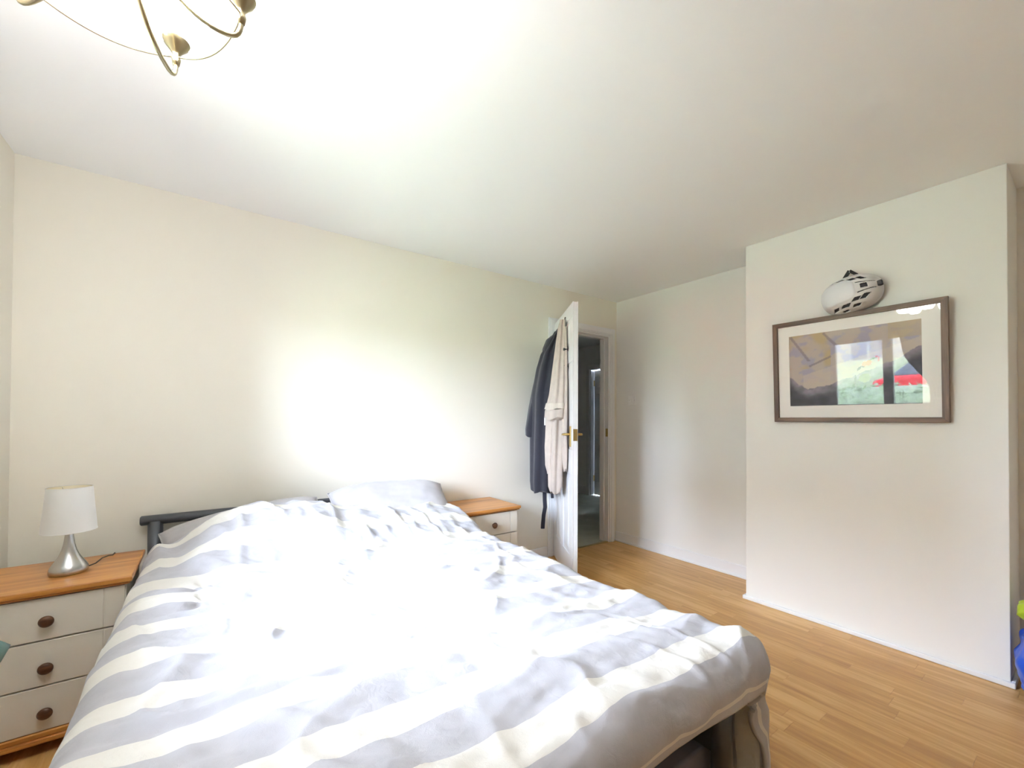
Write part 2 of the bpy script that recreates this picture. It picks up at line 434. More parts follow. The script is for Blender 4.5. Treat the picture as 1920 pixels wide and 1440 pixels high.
# hall beyond the door
HX0, HX1, HY1 = 2.0, 4.99, 5.9
HDY1 = 4.80                                    # hall door: hinge side
struct(MB().box(HX0, HX1 + 0.2, YA + 0.034, HY1, -0.05, 0.004).build('floor_hall', M['carpet']), 'pale sage hall carpet')
struct(MB().box(HX0, HX1 + 0.2, YA + T, HY1, H, H + 0.1).build('ceiling_hall', M['ceiling']))
struct(MB().box(HX1, HX1 + T, HDY1, HY1, 0, H).box(HX1, HX1 + T, 3.95, HDY1, 2.02, H).box(HX1, HX1 + T, YA + T, 3.95, 0, H).build('wall_hall_right', M['hall']))
struct(MB().box(HX0, HX1 + 0.2, HY1, HY1 + T, 0, H).build('wall_hall_back', M['hall']))
struct(MB().box(XB + T, HX1 + 0.2, YA, YA + T, 0, H).build('wall_hall_front', M['hall']))
struct(MB().box(HX0 - T, HX0, YA + T, HY1, 0, H).build('wall_hall_left', M['hall']))
struct(MB().box(HX1 - 0.016, HX1, HDY1 + 0.06, HY1, 0, 0.14).build('baseboard_hall', M['gloss'], bevel=0.006))
struct(MB().box(HX1 - 0.022, HX1, HDY1 + 0.06, HY1, 1.00, 1.06).build('trim_4', M['gloss'], bevel=0.009), 'white dado rail in the hall')
mb = MB()
mb.box(HX1 - 0.02, HX1 + 0.0, HDY1, HDY1 + 0.07, 0, 2.09); mb.box(HX1 - 0.02, HX1, 3.88, HDY1, 2.02, 2.09); mb.box(HX1 - 0.02, HX1, 3.88, 3.95, 0, 2.02)
mb.box(HX1, HX1 + T, HDY1 - 0.02, HDY1, 0, 2.02)
struct(mb.build('trim_5', M['gloss'], bevel=0.004), 'white architrave of the hall door')

def panel_door(name, label, parent_loc, width, height, thick, m, rot=0.0):
    """door leaf in local coords: x along width from the hinge, y thickness (0..thick), z up"""
    d = struct(thing(name, label, None, parent_loc)); d.rotation_euler = (0, 0, rot)
    st, rail = 0.105, 0.10
    rows = [(0.20, 0.80), (0.98, 1.62), (1.73, height - 0.10)]
    cols = [(st, width / 2 - 0.045), (width / 2 + 0.045, width - st)]
    core = MB().box(0.002, width - 0.002, 0.007, thick - 0.007, 0.002, height - 0.002)
    for (ya, yb) in ((0, 0.007), (thick - 0.007, thick)):
        zz = 0
        for (z0, z1) in rows:
            core.box(0, width, ya, yb, zz, z0); zz = z1
            core.box(0, cols[0][0], ya, yb, z0, z1); core.box(cols[0][1], cols[1][0], ya, yb, z0, z1); core.box(cols[1][1], width, ya, yb, z0, z1)
        core.box(0, width, ya, yb, zz, height)
    core.build('door_leaf', m, d, bevel=0.003)
    for (z0, z1) in rows:
        for (x0, x1) in cols:
            for side in (0, 1):
                a0, a1 = (0.0075, 0.0012) if side == 0 else (thick - 0.0075, thick - 0.0012)
                i, j = 0.018, 0.05
                MB().frustum((x0 + i, x1 - i, z0 + i, z1 - i), (x0 + j, x1 - j, z0 + j, z1 - j), 'y', a0, a1).build('panel', m, d)
    return d
# open bedroom door: hinged at the left jamb, swung into the room
DP = Vector((2.505, 2.85)); DD = Vector((-0.515, -0.857)).normalized(); DN = Vector((-0.857, 0.515)).normalized()
dw, dh, dt = 0.747, 2.05, 0.040
drot = math.atan2(DD.y, DD.x)                 # local x along DD; local +y = left of DD
# left of DD = (-DD.y, DD.x) = (0.857,-0.515): away from the robe side, so thickness runs away from the robe face
door = panel_door('door_1', 'white panelled door standing open with clothes on its hooks', (DP.x, DP.y, 0.012), dw, dh, dt, M['gloss'], drot)
hz = 1.075
for side in (0, 1):
    ys_ = -1 if side == 0 else 1
    y_face = 0 if side == 0 else dt
    pl = MB().box(dw - 0.085, dw - 0.045, min(y_face, y_face + ys_ * 0.007), max(y_face, y_face + ys_ * 0.007), hz - 0.075, hz + 0.075).build('handle_plate', M['brass'], door, bevel=0.002)
    path = [(dw - 0.065, y_face + ys_ * 0.004, hz + 0.015), (dw - 0.065, y_face + ys_ * 0.030, hz + 0.015), (dw - 0.068, y_face + ys_ * 0.042, hz + 0.015), (dw - 0.085, y_face + ys_ * 0.048, hz + 0.014), (dw - 0.16, y_face + ys_ * 0.046, hz + 0.010)]
    MB().tube(path, [0.011, 0.009, 0.009, 0.008, 0.007], 12).build('door_handle', M['brass'], door, smooth=True)
MB().box(dw - 0.002, dw + 0.0025, 0.005, dt - 0.005, hz - 0.030, hz + 0.055).box(dw, dw + 0.011, 0.012, dt - 0.014, hz + 0.004, hz + 0.028).build('latch', M['latch'], door)
for z in (0.2, 1.0, 1.8):
    MB().tube([(-0.004, -0.004, z), (-0.004, -0.004, z + 0.09)], 0.006, 10).build('hinge', M['brass'], door, smooth=True)
def dpt(a, o, z):
    p = DP + DD * a + DN * o
    return (p.x, p.y, z)

# hall door, closed
hd = panel_door('door_2', 'white panelled hall door with brass hinges, closed', (HX1 + 0.075, HDY1 - 0.022, 0.012), 0.82, 2.0, 0.04, M['gloss'], -PI / 2)
for z in (0.22, 1.75):
    MB().box(-0.016, 0.012, -0.006, 0.004, z, z + 0.09).tube([(-0.002, -0.008, z), (-0.002, -0.008, z + 0.09)], 0.006, 8).build('hinge', M['brass'], hd)

# ------------------------------------------------------------------ outside the window
gr = MB().grid(lambda u, v: (XC - 0.25 - 30 * v, -22 + 44 * u, -0.25 + 0.55 * smooth(1, 9, 0.25 + 30 * v) + 1.7 * smooth(12.5, 22, 0.25 + 30 * v)), 10, 60)
M['grass'] = mat('lawn_grass', (0.26, 0.29, 0.18), 0.95, var=0.3, vscale=30, spec=0.1)
struct(gr.build('ground_lawn', M['grass'], smooth=True), 'lawn sloping up outside the window')
struct(MB().grid(lambda u, v: (XC - 0.25 + 14 * u, YR - T - 0.02 - 20 * v, -0.24), 4, 4).build('ground_patio', mat('patio_paving', (0.62, 0.61, 0.59), 0.9, var=0.1, vscale=5)), 'pale paving behind the house')
M['leaf'] = mat('hedge_leaf', (0.40, 0.48, 0.32), 0.4, var=0.6, vscale=14)
hb = MB(); rh = random.Random(3)
for i in range(5200):
    p = Vector((-4.3 + rh.random() * 0.9, -3 + rh.random() * 11, -0.25 + rh.random() ** 0.6 * 1.46))
    d = Vector((rh.uniform(-1, 1), rh.uniform(-1, 1), rh.uniform(-0.4, 1))).normalized(); e = d.orthogonal().normalized()
    s = rh.uniform(0.04, 0.075)
    hb.add([p - d * s, p + e * s * 0.45, p + d * s, p - e * s * 0.45], [(0, 1, 2, 3)])
hedge = thing('garden_hedge', 'leafy green hedge outside the window', 'hedge', (-3.9, 2.5, -0.35))
ho = hb.build('hedge_leaves', M['leaf'], hedge, world=True); ho['kind'] = 'stuff'
MB().grid(lambda u, v: (-3.9 + 0.33 * math.cos(2 * PI * u) * (1 - 0.15 * v), 2.5 + 5.6 * (v - 0.5) * 2 * 0.98, 0.45 + 0.72 * math.sin(2 * PI * u)), 16, 30, True, True).build('hedge_core', M['leaf'], hedge, world=True)

def car(loc):
    c = thing('parked_car', 'red car parked beyond the hedge', 'car', loc)
    red = mat('red_car_paint', (0.62, 0.03, 0.04), 0.25); dark = mat('car_glass', (0.06, 0.07, 0.09), 0.1); tyre = mat('tyre_rubber', (0.02, 0.02, 0.02), 0.8)
    prof = [(-2.0, 0.30), (-2.02, 0.62), (-1.85, 0.84), (-1.0, 0.95), (1.55, 0.98), (1.95, 0.86), (2.02, 0.5), (1.98, 0.30)]
    mb = MB(); n = len(prof)
    mb.add([(s * 0.85, y, z) for s in (-1, 1) for (y, z) in prof], [tuple(range(n)), tuple(range(n, 2 * n))[::-1]] + [(i, (i + 1) % n, n + (i + 1) % n, n + i) for i in range(n)])
    mb.build('car_body', red, c, bevel=0.06)
    top = [(-0.95, 0.94), (-0.30, 1.42), (1.05, 1.45), (1.60, 0.96)]; mb = MB()
    mb.add([(s * (0.82 if z < 1.2 else 0.64), y, z) for s in (-1, 1) for (y, z) in top], [(0, 1, 2, 3), (7, 6, 5, 4)] + [(i, (i + 1) % 4, 4 + (i + 1) % 4, 4 + i) for i in range(4)])
    mb.build('car_cabin', dark, c, bevel=0.04)
    MB().box(-0.62, 0.62, -0.28, 1.05, 1.43, 1.49).build('car_roof', red, c, bevel=0.03)
    for y in (-1.3, 1.3):
        for s in (-1, 1): MB().lathe([(0.001, -0.1), (0.28, -0.1), (0.31, -0.06), (0.31, 0.06), (0.28, 0.1), (0.001, 0.1)], (s * 0.78, y, 0.31), 24, 'x').build('wheel', tyre, c, smooth=True)
    return c
car((-10.2, 1.80, 0.30))
struct(MB().grid(lambda u, v: (XC - 0.23 - 2.2 * v, -4 + 12 * u, -0.235), 4, 4).build('ground_bounce', mat('bounce_paving', (0.62, 0.61, 0.59), 0.9, var=0.1, vscale=5)), 'unseen pale paving added outside the window to bounce daylight')  # added out of view, pale to throw daylight up onto the ceiling
hs = thing('rendered_house', 'pale house standing beyond the lawn', 'house', (-27, 4, 1.9))
MB().box(-30, -26, -3, 12, 1.9, 7.2).build('house_wall', mat('pale_render', (0.62, 0.58, 0.54), 0.9, var=0.1, vscale=3), hs, world=True)
MB().add([(-30.5, -3.4, 7.1), (-25.6, -3.4, 7.1), (-25.6, 12.4, 7.1), (-30.5, 12.4, 7.1), (-28, -3.4, 9.6), (-28, 12.4, 9.6)], [(0, 1, 2, 3), (1, 2, 5, 4), (0, 4, 5, 3), (0, 1, 4), (2, 3, 5)]).build('roof', mat('brown_roof_tiles', (0.18, 0.11, 0.08), 0.9), hs, world=True)
for (y, z) in ((0, 2.7), (4, 2.7), (8, 2.7), (0, 5.2), (4, 5.2), (8, 5.2)):
    wf = MB().box(-26.05, -25.95, y - 0.9, y + 0.9, z - 0.65, z + 0.65).build('window_frame', M['upvc'], hs, world=True)
    for k in (-1, 1): MB().box(-25.96, -25.93, y + k * 0.43 - 0.36, y + k * 0.43 + 0.36, z - 0.55, z + 0.55).build('pane', mat('dark_pane', (0.10, 0.11, 0.13), 0.1) if 'dark_pane' not in bpy.data.materials else bpy.data.materials['dark_pane'], hs, world=True)

# curtain gathered between the two windows, tied back
ct = thing('tied_curtain', 'grey linen curtain tied back between the windows', 'curtain', (XC + 0.09, 0.98, 0.1))
def curt(u, v):
    z = 0.12 + 2.12 * v
    pinch = interp([(0, 0.62), (0.42, 0.34), (0.5, 0.30), (0.75, 0.75), (1, 1.0)], v)
    yy = 1.06 + (u - 0.5) * 0.80 * pinch - 0.12 * (1 - pinch)
    return (XC + 0.10 + 0.028 * math.sin(u * 2 * PI * 9 + 0.6 * math.sin(v * 4)), yy, z)
o = MB().grid(curt, 130, 40).build('curtain_cloth', M['curtain'], ct, smooth=True, world=True)
md = o.modifiers.new('thick', 'SOLIDIFY'); md.thickness = 0.003
MB().tube([(XC + 0.10, 0.45, 2.30), (XC + 0.10, 2.20, 2.30)], 0.012, 12).build('curtain_pole', M['antique'], ct, smooth=True, world=True)
MB().tube([(XC + 0.06, 0.80, 1.16), (XC + 0.145, 0.85, 1.13), (XC + 0.15, 0.98, 1.10), (XC + 0.145, 1.06, 1.12), (XC + 0.06, 1.10, 1.16)], 0.016, 8).build('tie_back', M['curtain'], ct, smooth=True, world=True)

# ------------------------------------------------------------------ bed
PX0, PX1, PYH, PYF = -0.215, 1.282, 2.80, 0.675
bed = thing('bed_frame', 'dark grey tubular metal double bed frame against the cream wall', 'bed', ((PX0 + PX1) / 2, 1.74, 0))
for x in (PX0, PX1):
    MB().tube([(x, PYH, 0.0), (x, PYH, 0.685)], 0.031, 24).build('headboard_post', M['steel'], bed, smooth=True, world=True)
    MB().tube([(x if x < 0 else x - 0.012, PYF, 0.0), (x if x < 0 else x - 0.012, PYF, 0.46)], 0.031, 24).build('foot_post', M['steel'], bed, smooth=True, world=True)
def capped_rail(x0, x1, y, z, r):
    e = 0.006
    return MB().tube([(x0, y, z), (x0 + 0.001, y, z), (x0 + e, y, z), (x1 - e, y, z), (x1 - 0.001, y, z), (x1, y, z)], [r * 0.75, r * 0.8, r, r, r * 0.8, r * 0.75], 24)
capped_rail(-0.275, 1.342, PYH, 0.690, 0.0245).build('headboard_rail', M['steel'], bed, smooth=True, world=True)
capped_rail(PX0, PX1, PYH, 0.42, 0.014).build('headboard_rail', M['steel'], bed, smooth=True, world=True)
for k in range(1, 9):
    x = PX0 + (PX1 - PX0) * k / 9
    MB().tube([(x, PYH, 0.42), (x, PYH, 0.69)], 0.008, 10).build('headboard_bar', M['steel'], bed, smooth=True, world=True)
capped_rail(PX0 - 0.02, PX1 + 0.0, PYF, 0.455, 0.0245).build('footboard_rail', M['steel'], bed, smooth=True, world=True)
capped_rail(PX0, PX1 - 0.012, PYF, 0.10, 0.014).build('footboard_rail', M['steel'], bed, smooth=True, world=True)
for x in (PX0 + 0.01, PX1 - 0.035):
    MB().box(x, x + 0.025, PYF, PYH, 0.20, 0.28).build('side_rail', M['steel'], bed, world=True, bevel=0.004)
for k in range(12):
    y = PYF + 0.12 + k * 0.165
    MB().box(PX0 + 0.03, PX1 - 0.03, y, y + 0.07, 0.236, 0.252).build('slat', M['pine'], bed, world=True)
MB().box(PX0 + 0.03, PX1 + 0.012, PYF + 0.045, PYH - 0.03, 0.075, 0.20).build('base_cover', M['valance'], bed, world=True, bevel=0.01)
mt = thing('mattress', 'thick pale double mattress under the striped duvet', 'mattress', (0.53, 1.75, 0.252))
MB().box(PX0 + 0.035, PX1 - 0.035, PYF + 0.035, PYH - 0.035, 0.2525, 0.505).build('mattress_body', M['mattress'], mt, world=True, bevel=0.05, seg=4)
for z in (0.285, 0.475):
    a, b, c, d = PX0 + 0.034, PX1 - 0.034, PYF + 0.034, PYH - 0.034
    MB().tube([(a + 0.05, c, z), (b - 0.05, c, z)], 0.005, 8).tube([(b, c + 0.05, z), (b, d - 0.05, z)], 0.005, 8).tube([(a, c + 0.05, z), (a, d - 0.05, z)], 0.005, 8).build('mattress_piping', M['valance'], mt, smooth=True, world=True)

# pillows
def pillow(name, label, c, w, h, t, lean, yawr, seed, group=None, roll=0.0):
    root = thing(name, label, 'pillow', c, group)
    R = Matrix.Rotation(yawr, 3, 'Z') @ Matrix.Rotation(roll, 3, 'Y') @ Matrix.Rotation(lean, 3, 'X')
    def surf(sgn):
        def f(u, v):
            x, y = 2 * u - 1, 2 * v - 1
            ex = 1 - 0.04 * (1 - y * y) * abs(x) ** 3; ey = 1 - 0.22 * abs(x) ** 2.5 * max(0, y)
            th = max(0.0, (1 - x ** 4)) ** 0.55 * max(0.0, (1 - y ** 4)) ** 0.6
            n = mnoise.noise((x * 2.1 + seed, y * 2.1, sgn * 3.0)) * 0.010 + mnoise.noise((x * 5 + seed, y * 7, sgn)) * 0.005
            edge = mnoise.noise((x * 6 + seed, y * 6, 0.3)) * 0.006
            p = Vector((x * ex * w / 2, y * ey * h / 2, sgn * (t / 2 * th + n * th) + edge * (1 - th)))
            return R @ p
        return f
    mb = MB(); N, K = 46, 34
    mb.grid(surf(1), N, K); mb.grid(surf(-1), N, K)
    o = mb.build('pillow_case', M['pillow'], root, smooth=True)
    bm = bmesh.new(); bm.from_mesh(o.data); bmesh.ops.remove_doubles(bm, verts=bm.verts, dist=0.0004); bmesh.ops.recalc_face_normals(bm, faces=bm.faces[:]); bm.to_mesh(o.data); bm.free()
    o.data.polygons.foreach_set('use_smooth', [True] * len(o.data.polygons))
    pth = []
    for k in range(4 * 18 + 1):
        s, q = divmod(k % 72, 18); q = q / 18 * 2 - 1
        x, y = [(q, -1), (1, q), (-q, 1), (-1, -q)][s]
        ex = 1 - 0.04 * (1 - y * y) * abs(x) ** 3; ey = 1 - 0.22 * abs(x) ** 2.5 * max(0, y)
        pth.append(R @ Vector((x * ex * w / 2, y * ey * h / 2, mnoise.noise((x * 6 + seed, y * 6, 0.3)) * 0.006)))
    MB().tube(pth, 0.0035, 8, False).build('pillow_piping', M['pillow'], root, smooth=True)
    return root
pillow('pillow', 'plump grey pillow leaning high on the headboard beside the cabinet near the open door', (0.955, 2.600, 0.655), 0.74, 0.42, 0.17, math.radians(36), math.radians(-2), 1.0)
pillow('pillow', 'grey pillow half covered by the duvet beside the lamp side of the headboard', (0.185, 2.605, 0.612), 0.74, 0.40, 0.13, math.radians(26), math.radians(3), 7.0, roll=math.radians(-8))

# duvet
DX0, DX1, DYF, DZ, DR = -0.170, 1.283, 0.635, 0.562, 0.085
EDGE = [(-0.30, 0.0), (-0.15, 0.048), (0.09, 0.150), (0.24, 0.180), (0.45, 0.166), (0.62, 0.110), (0.83, 0.100), (1.13, 0.108), (1.29, 0.080), (1.42, 0.02)]
PUCK = [(-0.005, 2.02, 0.085, 0.036), (-0.01, 1.84, 0.055, 0.026)]
def ridge(x, y, s=0.0):
    return 1 - abs(mnoise.noise((x, y, s))) * 2.2
def duvet_point(x, y):
    """x, y: place on the flat cloth"""
    dx = min(0, x - DX0) if x < DX0 else max(0, x - DX1)
    dy = min(0.0, y - DYF)
    X, Y = min(max(x, DX0), DX1), max(y, DYF)
    d = math.hypot(dx, dy)
    z = DZ
    pil = smooth(2.02, 2.50, Y)
    z += interp(EDGE, x) * pil
    z += 0.022 * smooth(1.10, 0.72, Y)
    z -= 0.018 * smooth(0.85, 1.30, x)
    z += 0.014 * math.sin(PI * min(1, max(0, (X + 0.2) / 1.5)))
    top = 1 - smooth(0.10, 0.25, d)
    wx = x + 0.10 * mnoise.noise((x * 2.0, y * 2.0, 6.0)); wy = y + 0.10 * mnoise.noise((x * 2.0 + 9, y * 2.0, 7.0))
    w = 0.024 * mnoise.noise((wx * 3.6 + wy * 1.6, wy * 3.0 - wx * 0.8, 0.4))
    w += 0.010 * mnoise.noise((wx * 3.4, wy * 9.5 + wx * 2.2, 1.7))
    cr = ridge(wx * 2.6 + 1.6 * wy, wy * 4.4 - wx * 1.6, 5.1)
    w += 0.034 * max(0, cr - 0.5) ** 1.4
    cr2 = ridge(wx * 5.2 + 1.9 * wy, wy * 3.4 - wx * 1.3, 9.4)
    w += 0.020 * max(0, cr2 - 0.6)
    cr4 = ridge(wx * 3.0 - wy * 4.0, wy * 12.0 + wx * 2.0, 15.0)
    w += 0.009 * max(0, cr4 - 0.6) * (0.4 + 0.6 * smooth(1.2, 1.8, y))
    w += 0.0050 * mnoise.noise((x * 11 + y * 5, y * 24 - x * 6, 2.2)) + 0.0026 * mnoise.noise((x * 27, y * 40 + x * 16, 3.3))
    # creases on the pillow slope run up and down
    cr3 = ridge(x * 6.5 + 0.6 * y, y * 1.5 + 0.7 * x, 12.0)
    w += 0.026 * max(0, cr3 - 0.45) * smooth(2.0, 2.2, Y)
    # valley below the pillows
    w -= 0.020 * math.exp(-((y - 2.10 - 0.03 * math.sin(x * 5)) / 0.055) ** 2) * (0.5 + 0.8 * max(0, mnoise.noise((x * 3, 0.2, 8.0)) + 0.3))
    for (px, py, ps, pa) in PUCK:
        r = math.hypot(x - px, (y - py) * 1.15) / ps; an = math.atan2(y - py, x - px)
        if r < 3:
            w += pa * math.exp(-r * r) * -1.0 + pa * 0.55 * math.cos(an * 5 + 1.0) * r * math.exp(-r * r * 0.7)
    if d > 1e-6:
        ux, uy = dx / d, dy / d
        q = DR * PI / 2
        if d < q:
            an = d / DR; out, drop = DR * math.sin(an), DR * (1 - math.cos(an))
        else:
            k = 0.16 if x < 0.5 else 0.09
            if abs(uy) > 0.7: k = -0.22
            out, drop = DR + (d - q) * k, DR + (d - q) * math.sqrt(1 - k * k)
        fold = smooth(0.12, 0.40, d)
        along = y if abs(ux) > abs(uy) else x
        out += fold * (0.016 * math.sin(along * 13 + 1.2 * math.sin(along * 5)) + 0.010 * mnoise.noise((along * 9, drop * 2.0, 4.0)))
        if ux > 0 and uy < 0:
            cor = min(abs(ux), abs(uy)) * 1.414
            out += cor * smooth(0.08, 0.35, d) * (-0.035 + 0.045 * math.sin(math.atan2(-uy, ux) * 7.0))
        X += ux * out; Y += uy * out
        X += w * 0.6 * ux * (1 - top); Y += w * 0.6 * uy * (1 - top)
        z -= drop
    z += w * (0.35 + 0.65 * top)
    # the cloth is squeezed between the bed and the two cabinets
    lo_ = lerp(-0.60, -0.228, smooth(1.98, 2.16, Y)); hi_ = lerp(1.80, 1.352, smooth(2.22, 2.40, Y))
    X = max(min(X, hi_ - 0.010 * smooth(0.0, 0.5, DZ - z)), lo_ + 0.010 * smooth(0.0, 0.5, DZ - z))
    # the head edge turns down behind
    if y > 2.585:
        z -= (y - 2.585) * 0.8
    return Vector((X, Y, z))
xs0, xs1, yy0, yy1 = DX0 - 0.50, DX1 + 0.60, DYF - 0.185, 2.61
NX, NY = 300, 300
flat = []
mbd = MB()
for j in range(NY):
    for i in range(NX):
        x = lerp(xs0, xs1, i / (NX - 1)); y = lerp(yy0, yy1, j / (NY - 1))
        y2 = y + 0.012 * math.sin(x * 3.0 + 1.0) * smooth(2.2, 2.6, y)
        flat.append(y)
        mbd.v.append(tuple(duvet_point(x, y2)))
for j in range(NY - 1):
    for i in range(NX - 1):
        mbd.f.append((j * NX + i, j * NX + i + 1, (j + 1) * NX + i + 1, (j + 1) * NX + i))
duvet = mbd.build('duvet', M['duvet'], None, smooth=True)
at = duvet.data.attributes.new('along', 'FLOAT', 'POINT')
at.data.foreach_set('value', flat)
md = duvet.modifiers.new('thick', 'SOLIDIFY'); md.thickness = 0.014; md.offset = -1
tag(duvet, 'rumpled duvet with grey and white stripes spread over the bed', 'duvet')

# ------------------------------------------------------------------ bedside cabinets
def cabinet(label, loc, pine, group):
    c = thing('bedside_cabinet', label, 'cabinet', loc, group)
    W, D = 0.455, 0.42
    top = MB().box(-W / 2, W / 2, -D / 2, D / 2, 0.572, 0.592)
    top.box(-W / 2 + 0.007, W / 2 - 0.007, -D / 2 + 0.007, D / 2, 0.563, 0.572)
    top.build('cabinet_top', pine, c, bevel=0.005, seg=3)
    bw, fy = 0.208, -0.185
    body = MB()
    body.box(-bw, -bw + 0.018, fy + 0.002, 0.20, 0.084, 0.563); body.box(bw - 0.018, bw, fy + 0.002, 0.20, 0.084, 0.563)
    body.box(-bw + 0.018, bw - 0.018, 0.19, 0.20, 0.084, 0.563); body.box(-bw + 0.018, bw - 0.018, fy + 0.04, 0.19, 0.550, 0.563)
    body.build('cabinet_body', M['cabinet'], c, bevel=0.0015)
    MB().box(-bw + 0.018, bw - 0.018, fy + 0.022, fy + 0.03, 0.084, 0.55).build('cabinet_inside', M['cabinet'], c)
    base = MB().box(-bw - 0.008, bw + 0.008, fy - 0.010, 0.202, 0.064, 0.084).box(-bw - 0.015, bw + 0.015, fy - 0.018, 0.203, 0.046, 0.064)
    base.build('plinth', pine, c, bevel=0.005, seg=3)
    for sx in (-1, 1):
        for sy in (fy + 0.035, 0.17):
            MB().lathe([(0.001, 0), (0.018, 0), (0.024, 0.012), (0.024, 0.034), (0.018, 0.047), (0.001, 0.047)], (sx * (bw - 0.03), sy, 0), 16).build('foot', pine, c, smooth=True)
    for (z0, z1, kz) in ((0.4095, 0.5575, 0.480), (0.247, 0.4035, 0.314), (0.087, 0.241, 0.155)):
        dm = MB(); g = 0.0016; e = 0.058; y0, y1 = fy - 0.006, fy + 0.016
        X0, X1 = -bw + 0.004, bw - 0.004
        dm.box(X0, X0 + e - g, y0, y1, z0, z1); dm.box(X0 + e + g, X1 - e - g, y0, y1, z0, z1); dm.box(X1 - e + g, X1, y0, y1, z0, z1)
        dm.box(X0 + 0.002, X1 - 0.002, y0 + 0.004, y1 - 0.001, z0 + 0.001, z1 - 0.001)
        dr = dm.build('drawer', M['cabinet'], c, bevel=0.0015)
        MB().lathe([(0.001, 0.0), (0.009, 0.0), (0.008, -0.008), (0.012, -0.014), (0.0195, -0.019), (0.0205, -0.024), (0.017, -0.029), (0.009, -0.032), (0.001, -0.033)], (0, y0, kz), 24, 'y').build('knob', M['knob'], dr, smooth=True)
    return c
cabinet('white three drawer bedside cabinet with honey pine top carrying the lamp', (-0.4625, 2.400, 0), M['pine'], 'bedside cabinets')
cabinet('white bedside cabinet with bare wooden top by the open door', (1.602, 2.640, 0), M['pine'], 'bedside cabinets')

# table lamp
LX, LY, LZ = -0.445, 2.385, 0.592
lamp = thing('table_lamp', 'table lamp with brushed nickel teardrop base and satin white shade', 'lamp', (LX, LY, LZ))
MB().lathe([(0.001, 0.0), (0.052, 0.0), (0.0565, 0.004), (0.0575, 0.012), (0.056, 0.022), (0.050, 0.034), (0.040, 0.050), (0.030, 0.068), (0.022, 0.090), (0.0165, 0.115), (0.013, 0.145), (0.0115, 0.172), (0.0112, 0.20), (0.001, 0.20)], (0, 0, 0), 48).build('lamp_base', M['nickel'], lamp, smooth=True)
MB().lathe([(0.0805, 0.166), (0.066, 0.338)], (0, 0, 0), 56).build('lamp_shade', M['shade'], lamp, smooth=True)
MB().lathe([(0.0795, 0.1662), (0.065, 0.3378)], (0, 0, 0), 56).build('shade_lining', M['shade_in'], lamp, smooth=True)
for (r, z) in ((0.0802, 0.1665), (0.0658, 0.3375)):
    MB().tube([(r * math.cos(a * PI / 24), r * math.sin(a * PI / 24), z) for a in range(49)], 0.0014, 6, False).build('shade_rim', M['shade'], lamp, smooth=True)
MB().lathe([(0.001, 0.20), (0.014, 0.20), (0.016, 0.225), (0.012, 0.25), (0.022, 0.275), (0.024, 0.295), (0.016, 0.315), (0.001, 0.322)], (0, 0, 0), 24).build('bulb', M['switch'], lamp, smooth=True)
for k in range(3):
    a = k * 2 * PI / 3
    MB().tube([(0.012 * math.cos(a), 0.012 * math.sin(a), 0.262), (0.065 * math.cos(a), 0.065 * math.sin(a), 0.332)], 0.001, 6).build('shade_spoke', M['nickel'], lamp)
MB().tube([(0.052, 0.02, 0.010), (0.070, 0.040, 0.012), (0.085, 0.075, 0.022), (0.098, 0.12, 0.018), (0.104, 0.17, 0.006), (0.105, 0.215, 0.004), (0.105, 0.235, -0.03), (0.10, 0.25, -0.3)], 0.0026, 8).build('cord', M['cord'], lamp, smooth=True)

# ------------------------------------------------------------------ picture on the chimney breast
PY0, PY1, PZ0, PZ1 = 0.430, 1.219, 1.202, 1.821
pic = thing('framed_picture', 'landscape print in a walnut frame with wide white mount behind glass', 'picture', (XF - 0.004, (PY0 + PY1) / 2, PZ0))
pic.rotation_euler = (0, math.radians(-2.8), 0)     # the top leans into the room
hw, ph, fwid, fdep = (PY1 - PY0) / 2, PZ1 - PZ0, 0.027, 0.027
def rail_piece(pts):
    """mitred rail: 4 corner points (y, z) extruded by the frame depth"""
    mb = MB(); n = len(pts)
    mb.add([(-fdep, y, z) for y, z in pts] + [(0, y, z) for y, z in pts], [(0, 1, 2, 3), (7, 6, 5, 4)] + [(i, i + 4, (i + 1) % 4 + 4, (i + 1) % 4) for i in range(4)])
    return mb
rail_piece([(-hw, 0), (hw, 0), (hw - fwid, fwid), (-hw + fwid, fwid)]).build('frame_rail', M['frame'], pic, bevel=0.0015)
rail_piece([(-hw, ph), (-hw + fwid, ph - fwid), (hw - fwid, ph - fwid), (hw, ph)]).build('frame_rail', M['frame'], pic, bevel=0.0015)
rail_piece([(-hw, 0), (-hw + fwid, fwid), (-hw + fwid, ph - fwid), (-hw, ph)]).build('frame_rail', M['frame_v'], pic, bevel=0.0015)
rail_piece([(hw, 0), (hw, ph), (hw - fwid, ph - fwid), (hw - fwid, fwid)]).build('frame_rail', M['frame_v'], pic, bevel=0.0015)
MB().box(-0.006, -0.001, -hw + 0.01, hw - 0.01, 0.01, ph - 0.01).build('backing_board', M['frame'], pic)
iy0, iy1, iz0, iz1 = -hw + 0.098, hw - 0.088, 0.098, ph - 0.090
mb = MB(); xm = -0.0115
mb.box(xm - 0.0016, xm, -hw + 0.012, iy0, 0.012, ph - 0.012); mb.box(xm - 0.0016, xm, iy1, hw - 0.012, 0.012, ph - 0.012)
mb.box(xm - 0.0016, xm, iy0, iy1, 0.012, iz0); mb.box(xm - 0.0016, xm, iy0, iy1, iz1, ph - 0.012)
mb.build('mount_board', M['mount'], pic)
